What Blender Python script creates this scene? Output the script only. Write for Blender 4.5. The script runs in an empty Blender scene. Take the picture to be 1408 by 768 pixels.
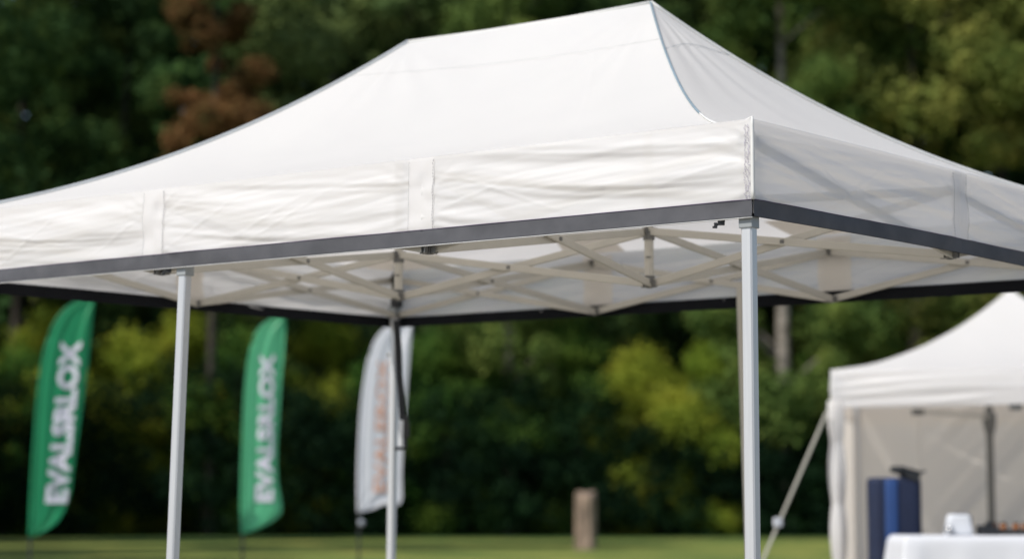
import bpy, bmesh, math, random
import numpy as np
from mathutils import Vector, Matrix, noise

C = bpy.context.scene.collection
R = math.radians
random.seed(7)

# ------------------------------------------------------------------ camera
H = 1.05                      # camera height
F = 2986.07                   # focal length in photo pixels (1408 wide)
PITCH = 0.1053
cam_d = bpy.data.cameras.new('camera')
cam = bpy.data.objects.new('camera', cam_d); C.objects.link(cam)
cam_d.sensor_width = 36.0
cam_d.lens = F / 1408 * 36
cam.location = (0, 0, H)
cam.rotation_euler = (math.pi / 2 + PITCH, 0, 0)
cam_d.clip_start = 0.1; cam_d.clip_end = 1500
cam_d.dof.use_dof = True
cam_d.dof.focus_distance = 7.35
cam_d.dof.aperture_fstop = 1.75
bpy.context.scene.camera = cam

cp, sp = math.cos(PITCH), math.sin(PITCH)
def proj(p):
    x, y, z = p[0], p[1], p[2] - H
    d = y * cp + z * sp; u = -y * sp + z * cp
    return 704 + F * x / d, 384 - F * u / d
def at(px, py, Y):
    """world point seen at photo pixel px,py at distance Y in front of the camera"""
    a, b = (px - 704) / F, (384 - py) / F
    dx, dy, dz = a, cp - b * sp, sp + b * cp
    k = Y / dy
    return Vector((dx * k, Y, H + dz * k))
def zat(x, y, py):
    b = (384 - py) / F
    return H + y * (sp + b * cp) / (cp - b * sp)

# ------------------------------------------------------------------ tagging
def tag(o, label=None, cat=None, group=None, kind=None):
    if label: o['label'] = label
    if cat: o['category'] = cat
    if group: o['group'] = group
    if kind: o['kind'] = kind
    return o
def empty(name, loc, label=None, cat=None, group=None, rz=0):
    o = bpy.data.objects.new(name, None); C.objects.link(o)
    o.location = loc; o.rotation_euler = (0, 0, rz); o.empty_display_size = .2
    return tag(o, label, cat, group)
def link(name, me, m, parent=None):
    """mesh data are in world coordinates (relative to the parent's base when it has one)"""
    o = bpy.data.objects.new(name, me); C.objects.link(o)
    if m: me.materials.append(m)
    if parent is not None:
        o.parent = parent
        q = parent; off = Vector((0, 0, 0))
        while q is not None:
            off += q.location; q = q.parent
        o.location = -off
    return o
def bm_obj(name, bm, m, parent=None, smooth=False, bevel=0):
    me = bpy.data.meshes.new(name)
    bm.normal_update(); bm.to_mesh(me); bm.free()
    if smooth: me.shade_smooth()
    o = link(name, me, m, parent)
    if bevel:
        b = o.modifiers.new('bevel', 'BEVEL'); b.width = bevel; b.segments = 2; b.limit_method = 'ANGLE'; b.angle_limit = R(35)
    return o

# ------------------------------------------------------------------ shape helpers
def add_prism(bm, pts_bottom, pts_top):
    a = [bm.verts.new(p) for p in pts_bottom]; b = [bm.verts.new(p) for p in pts_top]
    n = len(a)
    bm.faces.new(list(reversed(a))); bm.faces.new(b)
    for i in range(n): bm.faces.new((a[i], a[(i + 1) % n], b[(i + 1) % n], b[i]))
def add_box(bm, c, s, rz=0):
    c = Vector(c); hx, hy, hz = s[0] / 2, s[1] / 2, s[2] / 2
    M = Matrix.Rotation(rz, 3, 'Z')
    q = [(-hx, -hy), (hx, -hy), (hx, hy), (-hx, hy)]
    add_prism(bm, [c + M @ Vector((x, y, -hz)) for x, y in q], [c + M @ Vector((x, y, hz)) for x, y in q])
def add_bar(bm, p, q, w, t, up=Vector((0, 0, 1)), cham=0.0):
    """box bar from p to q, w measured along up, t sideways"""
    p = Vector(p); q = Vector(q); d = (q - p).normalized()
    s = d.cross(up)
    if s.length < 1e-4: s = Vector((1, 0, 0))
    s.normalize(); u = s.cross(d).normalized()
    c = min(w, t) * cham
    prof = [(-t/2 + c, -w/2), (t/2 - c, -w/2), (t/2, -w/2 + c), (t/2, w/2 - c), (t/2 - c, w/2), (-t/2 + c, w/2), (-t/2, w/2 - c), (-t/2, -w/2 + c)] if c else [(-t/2, -w/2), (t/2, -w/2), (t/2, w/2), (-t/2, w/2)]
    add_prism(bm, [p + s * a + u * b for a, b in prof], [q + s * a + u * b for a, b in prof])
def add_tube(bm, pts, rads, n=10, closed_ends=True, flat=None):
    pts = [Vector(p) for p in pts]
    if not hasattr(rads, '__len__'): rads = [rads] * len(pts)
    rings = []
    ref = Vector((0, 0, 1))
    for i, p in enumerate(pts):
        d = (pts[min(i + 1, len(pts) - 1)] - pts[max(i - 1, 0)]).normalized()
        r_ = ref if abs(d.dot(ref)) < .95 else Vector((1, 0, 0))
        s = d.cross(r_).normalized(); u = s.cross(d)
        rings.append([bm.verts.new(p + (s * math.cos(2*math.pi*k/n) + u * math.sin(2*math.pi*k/n)) * rads[i]) for k in range(n)])
    for a, b in zip(rings, rings[1:]):
        for k in range(n): bm.faces.new((a[k], a[(k+1) % n], b[(k+1) % n], b[k]))
    if closed_ends:
        bm.faces.new(list(reversed(rings[0]))); bm.faces.new(rings[-1])
def grid_mesh(name, nu, nv, fn, uv=False):
    V = [fn(i / nu, j / nv) for j in range(nv + 1) for i in range(nu + 1)]
    Fc = [(j*(nu+1)+i, j*(nu+1)+i+1, (j+1)*(nu+1)+i+1, (j+1)*(nu+1)+i) for j in range(nv) for i in range(nu)]
    me = bpy.data.meshes.new(name); me.from_pydata([tuple(v) for v in V], [], Fc); me.shade_smooth()
    return me
def quads_mesh(name, verts, quads):
    me = bpy.data.meshes.new(name)
    me.vertices.add(len(verts)); me.vertices.foreach_set('co', np.asarray(verts, dtype=np.float32).ravel())
    nq = len(quads)
    me.loops.add(nq * 4); me.loops.foreach_set('vertex_index', np.asarray(quads, dtype=np.int32).ravel())
    me.polygons.add(nq); me.polygons.foreach_set('loop_start', np.arange(0, nq * 4, 4, dtype=np.int32))
    me.update(calc_edges=True)
    return me

# ------------------------------------------------------------------ materials
def new_mat(name):
    m = bpy.data.materials.new(name); m.use_nodes = True
    nt = m.node_tree; nt.nodes.clear()
    out = nt.nodes.new('ShaderNodeOutputMaterial')
    return m, nt, out
def ramp(nt, fac, stops):
    r = nt.nodes.new('ShaderNodeValToRGB')
    e = r.color_ramp.elements
    while len(e) < len(stops): e.new(.5)
    for k, (p, c) in enumerate(stops):
        e[k].position = p; e[k].color = (*c, 1)
    nt.links.new(fac, r.inputs[0]); return r.outputs[0]
def tex_noise(nt, scale, detail=4, rough=.55, coord='Object', stretch=None):
    tc = nt.nodes.new('ShaderNodeTexCoord'); n = nt.nodes.new('ShaderNodeTexNoise')
    n.inputs['Scale'].default_value = scale; n.inputs['Detail'].default_value = detail; n.inputs['Roughness'].default_value = rough
    src = tc.outputs[coord]
    if stretch:
        mp = nt.nodes.new('ShaderNodeMapping'); mp.inputs['Scale'].default_value = stretch
        nt.links.new(src, mp.inputs[0]); src = mp.outputs[0]
    nt.links.new(src, n.inputs['Vector'])
    return n.outputs['Fac']
def bump(nt, fac, strength, dist):
    b = nt.nodes.new('ShaderNodeBump'); b.inputs['Strength'].default_value = strength; b.inputs['Distance'].default_value = dist
    nt.links.new(fac, b.inputs['Height']); return b.outputs[0]
def basic(name, c1, c2=None, rough=.5, metal=0, scale=6, bstr=.1, bdist=.002, bscale=60, spec=.5, stretch=None, coat=0):
    m, nt, out = new_mat(name)
    p = nt.nodes.new('ShaderNodeBsdfPrincipled')
    c2 = c2 or tuple(x * .8 for x in c1)
    nt.links.new(ramp(nt, tex_noise(nt, scale, stretch=stretch), [(.3, c1), (.7, c2)]), p.inputs['Base Color'])
    p.inputs['Roughness'].default_value = rough; p.inputs['Metallic'].default_value = metal
    p.inputs['Specular IOR Level'].default_value = spec
    if coat: p.inputs['Coat Weight'].default_value = coat
    if bstr: nt.links.new(bump(nt, tex_noise(nt, bscale, 3), bstr, bdist), p.inputs['Normal'])
    nt.links.new(p.outputs[0], out.inputs[0]); return m
def fabric(name, c1, c2, trans_col, trans=.35, see=0.0, bscale=220, bdist=.0006, gloss=.04, big=0):
    m, nt, out = new_mat(name)
    col = ramp(nt, tex_noise(nt, 1.6, 5), [(.3, c1), (.7, c2)])
    nf = tex_noise(nt, bscale, 2)
    bn = bump(nt, nf, .5, bdist)
    if big:
        b2 = nt.nodes.new('ShaderNodeBump'); b2.inputs['Strength'].default_value = .6; b2.inputs['Distance'].default_value = big
        nt.links.new(tex_noise(nt, 5, 4, .5, stretch=(1, 1, 3)), b2.inputs['Height']); nt.links.new(bn, b2.inputs['Normal']); bn = b2.outputs[0]
    d = nt.nodes.new('ShaderNodeBsdfDiffuse'); nt.links.new(col, d.inputs[0]); nt.links.new(bn, d.inputs['Normal'])
    t = nt.nodes.new('ShaderNodeBsdfTranslucent'); t.inputs[0].default_value = (*trans_col, 1)
    g = nt.nodes.new('ShaderNodeBsdfGlossy'); g.inputs['Roughness'].default_value = .5; nt.links.new(bn, g.inputs['Normal'])
    g.inputs[0].default_value = (.9, .9, .9, 1)
    mx = nt.nodes.new('ShaderNodeMixShader'); mx.inputs[0].default_value = trans
    nt.links.new(d.outputs[0], mx.inputs[1]); nt.links.new(t.outputs[0], mx.inputs[2])
    m2 = nt.nodes.new('ShaderNodeMixShader'); m2.inputs[0].default_value = gloss
    nt.links.new(mx.outputs[0], m2.inputs[1]); nt.links.new(g.outputs[0], m2.inputs[2])
    last = m2
    if see:
        tr = nt.nodes.new('ShaderNodeBsdfTransparent')
        m3 = nt.nodes.new('ShaderNodeMixShader'); m3.inputs[0].default_value = see
        nt.links.new(m2.outputs[0], m3.inputs[1]); nt.links.new(tr.outputs[0], m3.inputs[2]); last = m3
    nt.links.new(last.outputs[0], out.inputs[0]); return m
def foliage(name, ca, cb, cc, trans=.35, scale=.5):
    m, nt, out = new_mat(name)
    n1 = tex_noise(nt, scale, 4, .6); col = ramp(nt, n1, [(.32, ca), (.5, cb), (.68, cc)])
    oi = nt.nodes.new('ShaderNodeObjectInfo')
    hs = nt.nodes.new('ShaderNodeHueSaturation')
    mr = nt.nodes.new('ShaderNodeMapRange'); mr.inputs['To Min'].default_value = .485; mr.inputs['To Max'].default_value = .515
    nt.links.new(oi.outputs['Random'], mr.inputs[0]); nt.links.new(mr.outputs[0], hs.inputs['Hue']); nt.links.new(col, hs.inputs['Color'])
    d = nt.nodes.new('ShaderNodeBsdfDiffuse'); t = nt.nodes.new('ShaderNodeBsdfTranslucent')
    nt.links.new(hs.outputs[0], d.inputs[0]); nt.links.new(hs.outputs[0], t.inputs[0])
    g = nt.nodes.new('ShaderNodeBsdfGlossy'); g.inputs['Roughness'].default_value = .6; g.inputs[0].default_value = (.12, .2, .08, 1)
    mx = nt.nodes.new('ShaderNodeMixShader'); mx.inputs[0].default_value = trans
    m2 = nt.nodes.new('ShaderNodeMixShader'); m2.inputs[0].default_value = .03
    nt.links.new(d.outputs[0], mx.inputs[1]); nt.links.new(t.outputs[0], mx.inputs[2])
    nt.links.new(mx.outputs[0], m2.inputs[1]); nt.links.new(g.outputs[0], m2.inputs[2])
    nt.links.new(m2.outputs[0], out.inputs[0]); return m

M = {}
M['canopy'] = fabric('white_canopy_fabric', (.88, .88, .88), (.84, .84, .845), (.96, .91, .86), .50, big=.0022)
M['valance'] = fabric('white_valance_fabric', (.90, .90, .91), (.87, .87, .885), (.95, .915, .885), .46, see=.17, big=.0015)
M['patch'] = fabric('beige_reinforcement_fabric', (.80, .76, .70), (.76, .72, .66), (.8, .74, .66), .4)
M['band'] = basic('grey_band_webbing', (.105, .106, .117), (.078, .080, .090), .75, scale=9, bstr=.35, bdist=.003, bscale=14, spec=.15)
M['band_shade'] = basic('band_inside_shade', (.010, .011, .014), (.007, .008, .010), .85, bstr=.1, spec=.1)
M['hem'] = basic('pale_hem_cord', (.62, .62, .62), rough=.7)
M['thread'] = basic('grey_thread', (.12, .12, .14), rough=.8)
M['thread_v'] = basic('violet_thread', (.09, .06, .13), rough=.8)
M['zip'] = basic('violet_grey_stitching', (.42, .38, .50), (.19, .17, .24), .8, scale=90)
M['piping'] = basic('grey_blue_shade_piping', (.20, .27, .32), rough=.7)
M['piping_g'] = basic('pale_grey_piping', (.46, .49, .51), rough=.7)
M['piping_w'] = basic('white_piping', (.72, .72, .70), rough=.7)
M['alu'] = basic('brushed_aluminium', (.57, .58, .595), (.51, .52, .54), .42, .4, scale=4, bstr=.12, bdist=.0004, bscale=90, stretch=(30, 30, 1))
M['bar'] = basic('beige_powder_coated_bar', (.50, .475, .42), (.45, .43, .38), .45, .0, scale=8, bstr=.05)
M['bracket'] = basic('grey_plastic_bracket', (.16, .16, .15), (.11, .11, .11), .5, scale=30)
M['cap'] = basic('leg_cap_plastic', (.30, .32, .33), (.25, .27, .28), .5)
M['black'] = basic('black_plastic', (.015, .016, .018), rough=.5)
M['strap'] = basic('black_webbing_strap', (.012, .014, .018), rough=.8, bscale=200)
M['steel'] = basic('steel', (.55, .55, .55), rough=.3, metal=1)
M['flag_green'] = fabric('green_flag_fabric', (.008, .25, .10), (.012, .30, .125), (.015, .40, .13), .35, gloss=.03)
M['flag_green2'] = fabric('light_green_flag_fabric', (.07, .44, .21), (.10, .50, .25), (.12, .6, .28), .4, gloss=.04)
M['flag_white'] = fabric('white_flag_fabric', (.86, .87, .91), (.83, .85, .90), (.9, .9, .93), .35)
M['print_white'] = basic('white_print', (.68, .68, .76), rough=.7)
M['print_orange'] = basic('orange_print', (.78, .40, .24), rough=.7)
M['pole'] = basic('black_flag_pole', (.02, .022, .025), rough=.4)
M['ball'] = basic('pale_grey_knob', (.35, .38, .42), rough=.4)
M['wall_cloth'] = fabric('beige_tent_wall_fabric', (.92, .87, .81), (.88, .83, .77), (.95, .88, .80), .5, gloss=.02)
M['cloth'] = fabric('white_tablecloth', (.74, .75, .78), (.71, .72, .76), (.6, .6, .6), .12)
M['navy'] = basic('navy_fabric', (.006, .015, .050), (.004, .010, .036), .75, scale=6, bstr=.3, bdist=.004, bscale=25)
M['blue'] = basic('bright_blue_panel', (.018, .06, .20), (.015, .05, .17), .55, scale=6)
M['paper'] = basic('white_box', (.66, .68, .72), rough=.5)
M['rope'] = basic('pale_guy_strap', (.34, .33, .28), rough=.8)
M['amber'] = basic('amber_glass', (.35, .13, .03), (.2, .06, .02), .25, scale=20)
M['tray'] = basic('dark_tray', (.03, .028, .026), rough=.45)
M['bark'] = basic('dark_bark', (.055, .045, .035), (.03, .026, .02), .9, scale=3, bstr=.8, bdist=.05, bscale=5, stretch=(3, 3, .6))
M['birch'] = basic('birch_bark', (.34, .30, .26), (.07, .06, .05), .8, scale=2.2, bstr=.4, bdist=.02, bscale=6, stretch=(.8, .8, 2.5))
M['log'] = basic('weathered_log', (.36, .26, .20), (.075, .055, .042), .85, scale=3.2, bstr=1, bdist=.03, bscale=9, stretch=(2.2, 2.2, .8))
M['leaf_dark'] = foliage('dark_green_leaves', (.026, .056, .024), (.052, .10, .032), (.12, .18, .045))
M['leaf_mid'] = foliage('mid_green_leaves', (.065, .115, .034), (.13, .19, .048), (.23, .28, .07))
M['leaf_grey'] = foliage('grey_green_leaves', (.09, .14, .055), (.14, .20, .07), (.20, .27, .085))
M['leaf_olive'] = foliage('olive_leaves', (.11, .15, .038), (.21, .225, .055), (.34, .30, .085))
M['leaf_rust'] = foliage('rust_leaves', (.07, .07, .024), (.20, .115, .045), (.31, .18, .075))
M['leaf_yellow'] = foliage('yellow_green_leaves', (.13, .20, .03), (.28, .35, .045), (.48, .50, .07), .5)
M['leaf_shrub'] = foliage('shrub_leaves', (.03, .08, .022), (.07, .15, .03), (.16, .25, .04), .35)

# grass
def grass_mat():
    m, nt, out = new_mat('lawn_grass')
    p = nt.nodes.new('ShaderNodeBsdfPrincipled')
    n1 = tex_noise(nt, .35, 6, .65); n2 = tex_noise(nt, 14, 4, .7)
    c1 = ramp(nt, n1, [(.3, (.07, .12, .032)), (.5, (.16, .20, .05)), (.7, (.38, .34, .09))])
    mx = nt.nodes.new('ShaderNodeMix'); mx.data_type = 'RGBA'; mx.blend_type = 'MULTIPLY'; mx.inputs[0].default_value = .5
    nt.links.new(c1, mx.inputs[6]); nt.links.new(ramp(nt, n2, [(.3, (.6, .65, .55)), (.7, (1, 1, .9))]), mx.inputs[7])
    # unseen turf round the tents paled to bounce light, greener towards the wood
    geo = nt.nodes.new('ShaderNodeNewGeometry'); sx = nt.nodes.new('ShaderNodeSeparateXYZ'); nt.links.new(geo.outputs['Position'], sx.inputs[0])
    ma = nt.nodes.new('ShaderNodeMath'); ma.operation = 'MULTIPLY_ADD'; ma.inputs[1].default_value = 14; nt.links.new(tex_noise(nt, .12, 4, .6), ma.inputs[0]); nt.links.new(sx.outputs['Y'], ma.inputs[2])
    mr = nt.nodes.new('ShaderNodeMapRange'); mr.inputs['From Min'].default_value = 32; mr.inputs['From Max'].default_value = 50; nt.links.new(ma.outputs[0], mr.inputs[0])
    m2 = nt.nodes.new('ShaderNodeMix'); m2.data_type = 'RGBA'; nt.links.new(mr.outputs[0], m2.inputs[0])
    nt.links.new(ramp(nt, tex_noise(nt, 3, 6, .7), [(.3, (.28, .26, .21)), (.7, (.42, .385, .33))]), m2.inputs[6]); nt.links.new(mx.outputs[2], m2.inputs[7])
    # shade along the hedge, painted into the grass colour
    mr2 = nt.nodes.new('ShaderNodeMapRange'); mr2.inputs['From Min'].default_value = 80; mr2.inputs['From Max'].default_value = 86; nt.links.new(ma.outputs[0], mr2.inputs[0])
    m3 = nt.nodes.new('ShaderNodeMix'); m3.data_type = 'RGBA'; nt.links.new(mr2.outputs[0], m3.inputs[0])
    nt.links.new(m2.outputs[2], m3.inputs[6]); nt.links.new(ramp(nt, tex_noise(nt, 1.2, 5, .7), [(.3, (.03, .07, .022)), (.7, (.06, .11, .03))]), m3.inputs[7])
    nt.links.new(m3.outputs[2], p.inputs['Base Color']); p.inputs['Roughness'].default_value = .9; p.inputs['Specular IOR Level'].default_value = .15
    nt.links.new(bump(nt, tex_noise(nt, 22, 5, .75), .6, .02), p.inputs['Normal'])
    nt.links.new(p.outputs[0], out.inputs[0]); return m
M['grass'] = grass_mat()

# ------------------------------------------------------------------ ground
def lawn_fn(u, v):
    x = (u - .5) * 900; y = -150 + v * 900
    d = math.hypot(x, y - 60)
    z = .05 * noise.noise(Vector((x * .05, y * .05, 0))) * min(1, max(0, (y - 25) / 20))
    return (x, y, z)
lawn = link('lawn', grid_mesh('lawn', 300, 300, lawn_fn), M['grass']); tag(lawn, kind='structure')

# ================================================================== MAIN CANOPY
TH = .9258
A = Vector((.7735, 6.9209)); d1 = Vector((-math.sin(TH), math.cos(TH))); d2 = Vector((math.cos(TH), math.sin(TH)))
L1, L2 = 4.1172, 3.044
PA = A.copy(); PB = A + d1 * L1; PD = A + d2 * L2; PC = A + d1 * L1 + d2 * L2 + Vector((.042, 0))
def plan(u, v): return (PA * (1-u) + PB * u) * (1-v) + (PD * (1-u) + PC * u) * v
def bil(a, b, d, c, u, v): return (a * (1-u) + b * u) * (1-v) + (d * (1-u) + c * u) * v
ZB = [zat(p.x, p.y, py) for p, py in ((PA, 297), (PB, 396), (PD, 394), (PC, 450))]
ZT = [zat(PA.x, PA.y, 163), zat(PB.x, PB.y, 296), zat(PD.x, PD.y, 290), ZB[3] + .315]
def zb(u, v): return bil(ZB[0], ZB[1], ZB[2], ZB[3], u, v)
def zt(u, v): return bil(ZT[0], ZT[1], ZT[2], ZT[3], u, v)
UR1, UR2 = .338, .662
pr1, pr2 = plan(UR1, .5), plan(UR2, .5)
RZ1, RZ2 = zat(pr1.x, pr1.y, 4), zat(pr2.x, pr2.y, 58)
R1 = Vector((pr1.x, pr1.y, RZ1)); R2 = Vector((pr2.x, pr2.y, RZ2))
print('ZB', ZB, 'ZT', ZT, 'RZ', RZ1, RZ2)

canopy = empty('canopy_tent', (A.x, A.y, 0), 'large open white pop-up canopy tent with grey band and scissor frame, in sharp focus', 'tent')

def prof(s, a=.18, e=2.3): return a * s + (1 - a) * s ** e

FULL = {}
def hip(corner, ridge, s, a=.18, e=2.3):
    c = Vector(corner); r = Vector(ridge)
    if tuple(c) in FULL: a, e = FULL[tuple(c)]
    p = c.lerp(r, s); p.z = c.z + (r.z - c.z) * prof(s, a, e)
    return p
corner3 = lambda p, z: Vector((p.x, p.y, z))
CA, CB, CD, CC = corner3(PA, ZT[0]), corner3(PB, ZT[1]), corner3(PD, ZT[2]), corner3(PC, ZT[3])

FULL.update({tuple(CB): (.48, 2.2), tuple(CD): (.46, 2.2), tuple(CC): (.35, 2.2)})
def fan(p, centre, amp, k, rad, seed):
    d = p - centre; r = math.hypot(d.x, d.y)
    a = math.atan2(d.y, d.x)
    w = math.exp(-(r / rad) ** 2) * min(1, r / .12)
    return amp * w * (math.sin(a * k + seed + 2.2 * noise.noise(Vector((a * 2, r * 3, seed)))))

def roof_panel(c0, c1, r0, r1, seed, nu=220, nv=90):
    def fn(u, v):
        s = v
        p0 = hip(c0, r0, s); p1 = hip(c1, r1, s)
        p = p0.lerp(p1, u)
        e = min(1, 6 * u, 6 * (1 - u)) * min(1, 8 * v, 8 * (1 - v))
        dz = 0
        for cc_, rr in ((r0, .55), (r1, .55)):
            dz += fan(p, cc_, .006 if (c0 - c1).length > 3.5 else .0025, 16, rr, seed)
        for cc_, rr in ((c0, .8), (c1, .8)):
            dz += fan(p, cc_, .006 if (c0 - c1).length > 3.5 else .003, 22, rr, seed + 3)
        # packing folds and tension lines
        for q_ in range(3):
            uu = .2 + .3 * q_ + .02 * noise.noise(Vector((v * 3, q_, seed)))
            dz += .0022 * math.exp(-((u - uu) / .004) ** 2) * (.4 + .6 * noise.noise(Vector((v * 5, q_ * 3, seed))))
        dz += .0016 * math.exp(-((v - .42 - .02 * u) / .006) ** 2)
        dz += .012 * noise.noise(Vector((p.x * .9, p.y * .9, seed))) + .004 * noise.noise(Vector((p.x * 4, p.y * 4, seed + 9)))
        dz -= .012 * math.sin(math.pi * u) * math.sin(math.pi * v)      # slack
        p.z += dz * e
        return p
    return grid_mesh('canopy_panel', nu, nv, fn)
for nm, a_, b_, ra, rb, sd in (('roof_panel', CA, CB, R1, R2, 1.3), ('roof_panel', CD, CA, R1, R1, 5.1), ('roof_panel', CC, CD, R2, R1, 8.7), ('roof_panel', CB, CC, R2, R2, 12.2)):
    link(nm, roof_panel(a_, b_, ra, rb, sd), M['canopy'], canopy)

# piping on hips and ridge
def tube_obj(name, pts, r, m, parent, n=8):
    bm = bmesh.new(); add_tube(bm, pts, r, n); return bm_obj(name, bm, m, parent, smooth=True)
for c_, r_ in ((CA, R1), (CB, R2), (CC, R2), (CD, R1)):
    up = Vector((0, 0, .004))
    if c_ is CA:
        tube_obj('hip_piping', [hip(c_, r_, s) + up for s in np.linspace(.45, 1, 24)], .005, M['piping'], canopy)  # upper part darkened to paint the shadow side of the welt
        tube_obj('hip_piping', [hip(c_, r_, s) + up for s in np.linspace(0, .45, 24)], .004, M['piping_w'], canopy)
    else:
        tube_obj('hip_piping', [hip(c_, r_, s) + up for s in np.linspace(0, 1, 44)], .008, M['piping_g'] if c_ is CB else M['piping_w'], canopy)
tube_obj('ridge_piping', [R1 + Vector((0, 0, .002)), R1.lerp(R2, .5) + Vector((0, 0, -.012)), R2 + Vector((0, 0, .002))], .007, M['piping_w'], canopy)
# faint cross seam of the ridge reinforcement
def seam_line(c0, c1, r0, r1, s, bow):
    pts = []
    for k in range(41):
        u = k / 40; ss = s + bow * math.sin(math.pi * u)
        p = hip(c0, r0, ss).lerp(hip(c1, r1, ss), u); p.z += .003
        pts.append(p)
    return pts
tube_obj('roof_seam', seam_line(CA, CB, R1, R2, .87, -.02), .0006, M['hem'], canopy, 5)
tube_obj('roof_seam', seam_line(CD, CA, R1, R1, .83, .03), .0008, M['piping'], canopy, 5)

# valances
def edge_pt(side, t):
    """plan point and heights along a side, t from its first corner to its second"""
    if side == 'front': u, v = t, 0
    elif side == 'left': u, v = 1, t
    elif side == 'back': u, v = 1 - t, 1
    else: u, v = 0, 1 - t            # right side, from D to A
    return plan(u, v), zb(u, v), zt(u, v)
SIDES = {'front': (PA, PB, (1/3, 2/3), 1.7), 'left': (PB, PC, (.5,), 4.2), 'back': (PC, PD, (1/3, 2/3), 7.9), 'right': (PD, PA, (.5,), 11.3)}
ctr = plan(.5, .5)
def outward(side):
    a_, b_, _, _ = SIDES[side]; d = (b_ - a_).normalized(); n = Vector((d.y, -d.x))
    if n.dot(ctr - a_) > 0: n = -n
    return n
def wrinkle(side, t, h):
    a_, b_, seams, sd = SIDES[side]
    L = (b_ - a_).length; s = t * L; half = .055
    # distance to the nearest seam strip / corner
    knots = [0.0] + [q * L for q in seams] + [L]
    dmin = min(abs(s - k) - (half if 0 < k < L else 0) for k in knots)
    inner = .5 if knots[1] - half - .1 < s < knots[-2] + half + .1 else 0
    env = inner + (1 - inner) * (1 - math.exp(-max(dmin, 0) / .10))
    k0 = max([k for k in knots if k <= s]); k1 = min([k for k in knots if k > s] or [L]); k0 = min(k0, knots[-2]); loc = (s - k0) / (k1 - k0)
    slant = (loc - .5) * (1.3 if (int(sd) % 2) else -1.1)
    hh = h * 5.2
    bend = .9 * math.sin(math.pi * loc)
    n1 = noise.noise(Vector((s * .9 + sd, hh - slant * 1.6 + bend, sd)))
    n2 = noise.noise(Vector((s * 2.1 + sd * 2, hh * 1.9 - slant * 3 + 1.7 * n1, sd + 4)))
    n3 = noise.noise(Vector((s * 3.2 + h * 2.2, hh * 4 + slant * 5, sd + 8)))
    edge = min(1, h * 7) * min(1, (1 - h) * 6)
    # creases that fan out of the seams and corners
    dmin = max(dmin, 0)
    fn_ = math.exp(-dmin / .28) * (1 - math.exp(-dmin / .02))
    n4 = noise.noise(Vector(((h - .45) / (.16 + dmin) * 2.1, k0 * 3 + (0 if loc < .5 else 5), sd + 11)))
    n1 += .0
    cre = 0
    for q_ in range(4):       # sharp packing creases running across each panel
        c0_ = .12 + .76 * ((math.sin((k0 + 1.7) * 12.9 + q_ * 78.2 + sd) * 43758.5) % 1)
        sl = -.9 + 1.8 * ((math.sin((k0 + 2.3) * 39.3 + q_ * 11.1 + sd) * 24634.6) % 1)
        dd = (h - .5 - (loc - c0_) * sl * 2.4) * .3
        cre += .0026 * math.exp(-(dd / .006) ** 2) * max(0, 1 - abs(loc - c0_) * 4.5)
    extra = .0085 * n4 * fn_ + cre
    return .002 + edge * extra + edge * env * (.014 * n1 + .0075 * n2 + .0025 * n3) + .006 * math.sin(math.pi * min(h * 1.1, 1)) * env
BOW = {'front': .0, 'left': .0, 'back': .0, 'right': .014}
def val_pt(side, t, h, off=0.0, zoff=0.0):
    p, b, tp = edge_pt(side, t); n = outward(side)
    b += BOW[side] * math.sin(math.pi * t)
    tp += BOW[side] * .3 * math.sin(math.pi * t)
    z = b + (tp - b) * h
    w = wrinkle(side, t, h) + off
    q = p + n * w
    return Vector((q.x, q.y, z + zoff))
BH = .17   # band height as a fraction of the valance
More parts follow.
